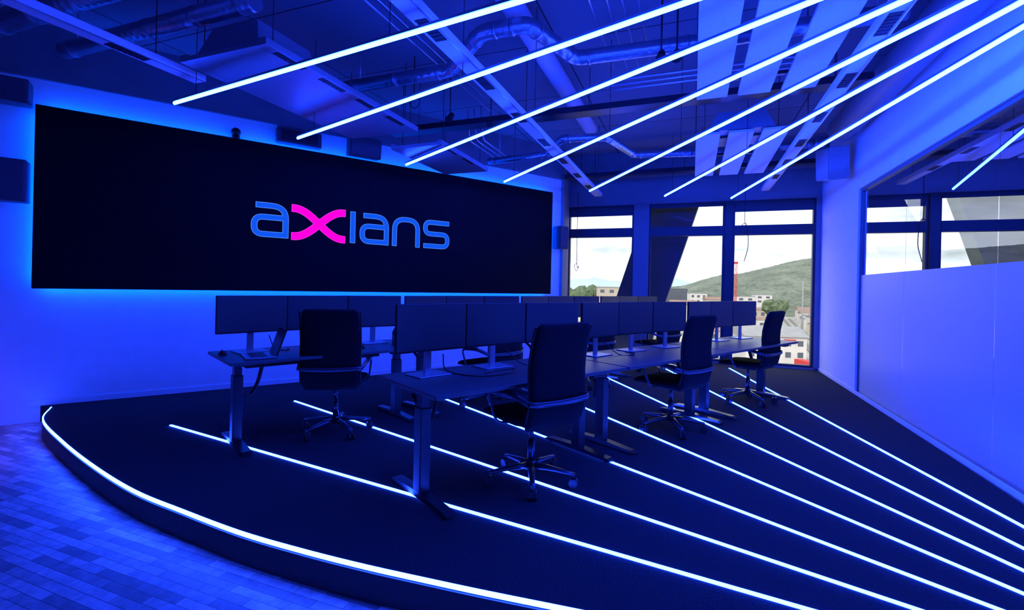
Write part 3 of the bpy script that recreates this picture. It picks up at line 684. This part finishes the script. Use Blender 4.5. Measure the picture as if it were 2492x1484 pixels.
for _ in range(5000):
    if cnt >= 120: break
    px = rng.uniform(1600, 2010); D = rng.uniform(150, 398); X = (px-1246)/F*D; wdt = rng.uniform(7, 12.5)
    dl = abs((V((X, D, 0))-T0).dot(TN)-4.0)
    if dl < wdt*.7+5.5 or any((X-a)**2+(D+wdt*.35-b)**2 < (rd+wdt*.64)**2 for a, b, rd in OCC): continue
    zt = GZ+rng.uniform(6, 11); pt = hor(px)-(zt-H)*F/D
    building(px-wdt/2*F/D, px+wdt/2*F/D, pt, D, rng.choice(['hwhite', 'hwhite', 'hbeige']), 'small gabled house in the crowded town below the hill', rng.choice(['roof', 'roof', 'roofg']), 2, None, True, 'small town houses below the hill', rng.uniform(-.6, .6)); cnt += 1
def tree(px, pt, D, rad, lb, grp='town trees'):
    X = (px-1246)/F*D; zt = H+(hor(px)-pt)/F*D
    r = thing('tree', lb, 'tree', (X, D, GZ), 0, grp)
    MB().cyl((0, 0, 0), (0, 0, zt-GZ-rad), .5, .3, 8).build('trunk', M['bark'], r)
    mb = MB()
    for q in range(9):
        a = q*2.4; mb.ball((math.cos(a)*rad*.5, math.sin(a)*rad*.4, zt-GZ-rad*(.55+.12*(q % 4))), rad*.55, 2, .5)
    mb.build('crown', M['leaf'], r)
tree(1395, 698, 215, 6, 'green tree at the left edge of the leftmost window'); tree(1428, 694, 250, 6, 'broad green tree in the middle of the leftmost window'); tree(1450, 698, 290, 5, 'smaller green tree beside the beige block')
tree(1886, 728, 200, 5, 'round dark green tree in the middle of the right window'); tree(1716, 716, 345, 4, 'small tree between blocks in the middle window')
cnt = 0
for _ in range(2000):
    if cnt >= 24: break
    px = rng.uniform(1780, 2000); D = rng.uniform(150, 395); X = (px-1246)/F*D; rd_ = rng.uniform(1.8, 3.2)
    if abs((V((X, D, 0))-T0).dot(TN)-4.0) < rd_+5.5 or any((X-a)**2+(D-b)**2 < (rd+rd_*.8)**2 for a, b, rd in OCC): continue
    OCC.append((X, D, rd_)); zt = GZ+rng.uniform(5, 9); tree(px, hor(px)-(zt-H)*F/D, D, rd_, 'small dark tree among the crowded town houses', 'small trees among the town houses'); cnt += 1
cr = thing('tower_crane', 'red tower crane mast left in the right window', 'crane', ((1789-1246)/F*200, 200, GZ))
hcr = 21.4+(707-642)/F*200
lat = MB()
for sx in (-1, 1):
    for sy in (-1, 1): lat.box((sx*.5, sy*.5, hcr/2), (.16, .16, hcr))
n = int(hcr/1.6)
for q in range(n):
    s = 1 if q % 2 else -1; lat.tube([(-.5*s, -.5, q*1.6), (.5*s, -.5, (q+1)*1.6)], .07, 5)
lat.build('mast', M['red'], cr)
MB().box((0, 0, hcr+.5), (1.4, 1.4, 1.0)).build('cabin', M['red'], cr)
mp_ = T0+TD*52+TN*2.0
ms = thing('lattice_mast', 'tall thin grey mast at the right of the right window', 'mast', (mp_.x, mp_.y, GZ))
MB().cyl((0, 0, 0), (0, 0, 21.4+(711-684)/F*190), .35, .2, 8).build('pole', M['roofg'], ms); MB().box((0, 0, 19), (1.6, .2, .2)).build('cross_arm', M['roofg'], ms)
tk = thing('truck', 'red truck parked at the right end of the long pale building', 'truck', ((1966-1246)/F*124, 124, GZ+.0), .1)
MB().box((0, 0, 2.2), (2.4, 6, 2.6), bev=.1).build('cargo_box', M['red'], tk); MB().box((0, -4, 1.7), (2.3, 1.8, 2.2), bev=.15).build('cab', M['red'], tk)
for sx in (-1, 1):
    for yy in (-3.8, 1.8): MB().cyl((sx*.95, yy, .5), (sx*1.2, yy, .5), .5, None, 14).build('wheel', M['cable'], tk)

# ---------------------------------------------------------------- lights, world, camera
wd_ = bpy.data.worlds.new('sky'); bpy.context.scene.world = wd_; wd_.use_nodes = True; nt = wd_.node_tree
bg = nt.nodes['Background']; tc = nt.nodes.new('ShaderNodeTexCoord'); nz_ = nt.nodes.new('ShaderNodeTexNoise'); nz_.inputs['Scale'].default_value = 5; nz_.inputs['Detail'].default_value = 5
mp = nt.nodes.new('ShaderNodeMapping'); mp.inputs['Scale'].default_value = (1, 1, 4)
rp_ = nt.nodes.new('ShaderNodeValToRGB'); rp_.color_ramp.elements[0].position = .35; rp_.color_ramp.elements[0].color = (.33, .38, .40, 1); rp_.color_ramp.elements[1].position = .6; rp_.color_ramp.elements[1].color = (.82, .90, 1, 1)
nt.links.new(tc.outputs['Generated'], mp.inputs[0]); nt.links.new(mp.outputs[0], nz_.inputs['Vector']); nt.links.new(nz_.outputs['Fac'], rp_.inputs[0]); nt.links.new(rp_.outputs[0], bg.inputs['Color']); bg.inputs['Strength'].default_value = 2.5
sun = bpy.data.lights.new('sun', 'SUN'); sun.energy = 2.4; sun.angle = .1; sun.color = (1, .96, .9); so = bpy.data.objects.new('sun', sun); C.objects.link(so)
so.rotation_euler = V((.5, .75, -.65)).to_track_quat('-Z', 'Y').to_euler()
pl = bpy.data.lights.new('warm_lamp', 'SPOT'); pl.energy = 80; pl.color = (1, .3, .35); pl.spot_size = 1.1; pl.spot_blend = 1; pl.shadow_soft_size = .1; po = bpy.data.objects.new('warm_lamp', pl); C.objects.link(po); po.location = (-5.4, 3.4, 3.2)
cd = bpy.data.cameras.new('camera'); cd.sensor_width = 36; cd.clip_end = 6000; cd.clip_start = .05
cd.lens = F/2492*36; cd.shift_y = -46.5/2492
co = bpy.data.objects.new('camera', cd); C.objects.link(co); co.location = (0, 0, H)
co.rotation_euler = (Matrix.Rotation(PI/2, 3, 'X') @ Matrix.Rotation(.022, 3, 'Z')).to_euler()
sc = bpy.context.scene; sc.camera = co
sc.view_settings.view_transform = 'Standard'; sc.view_settings.look = 'None'; sc.view_settings.exposure = 0
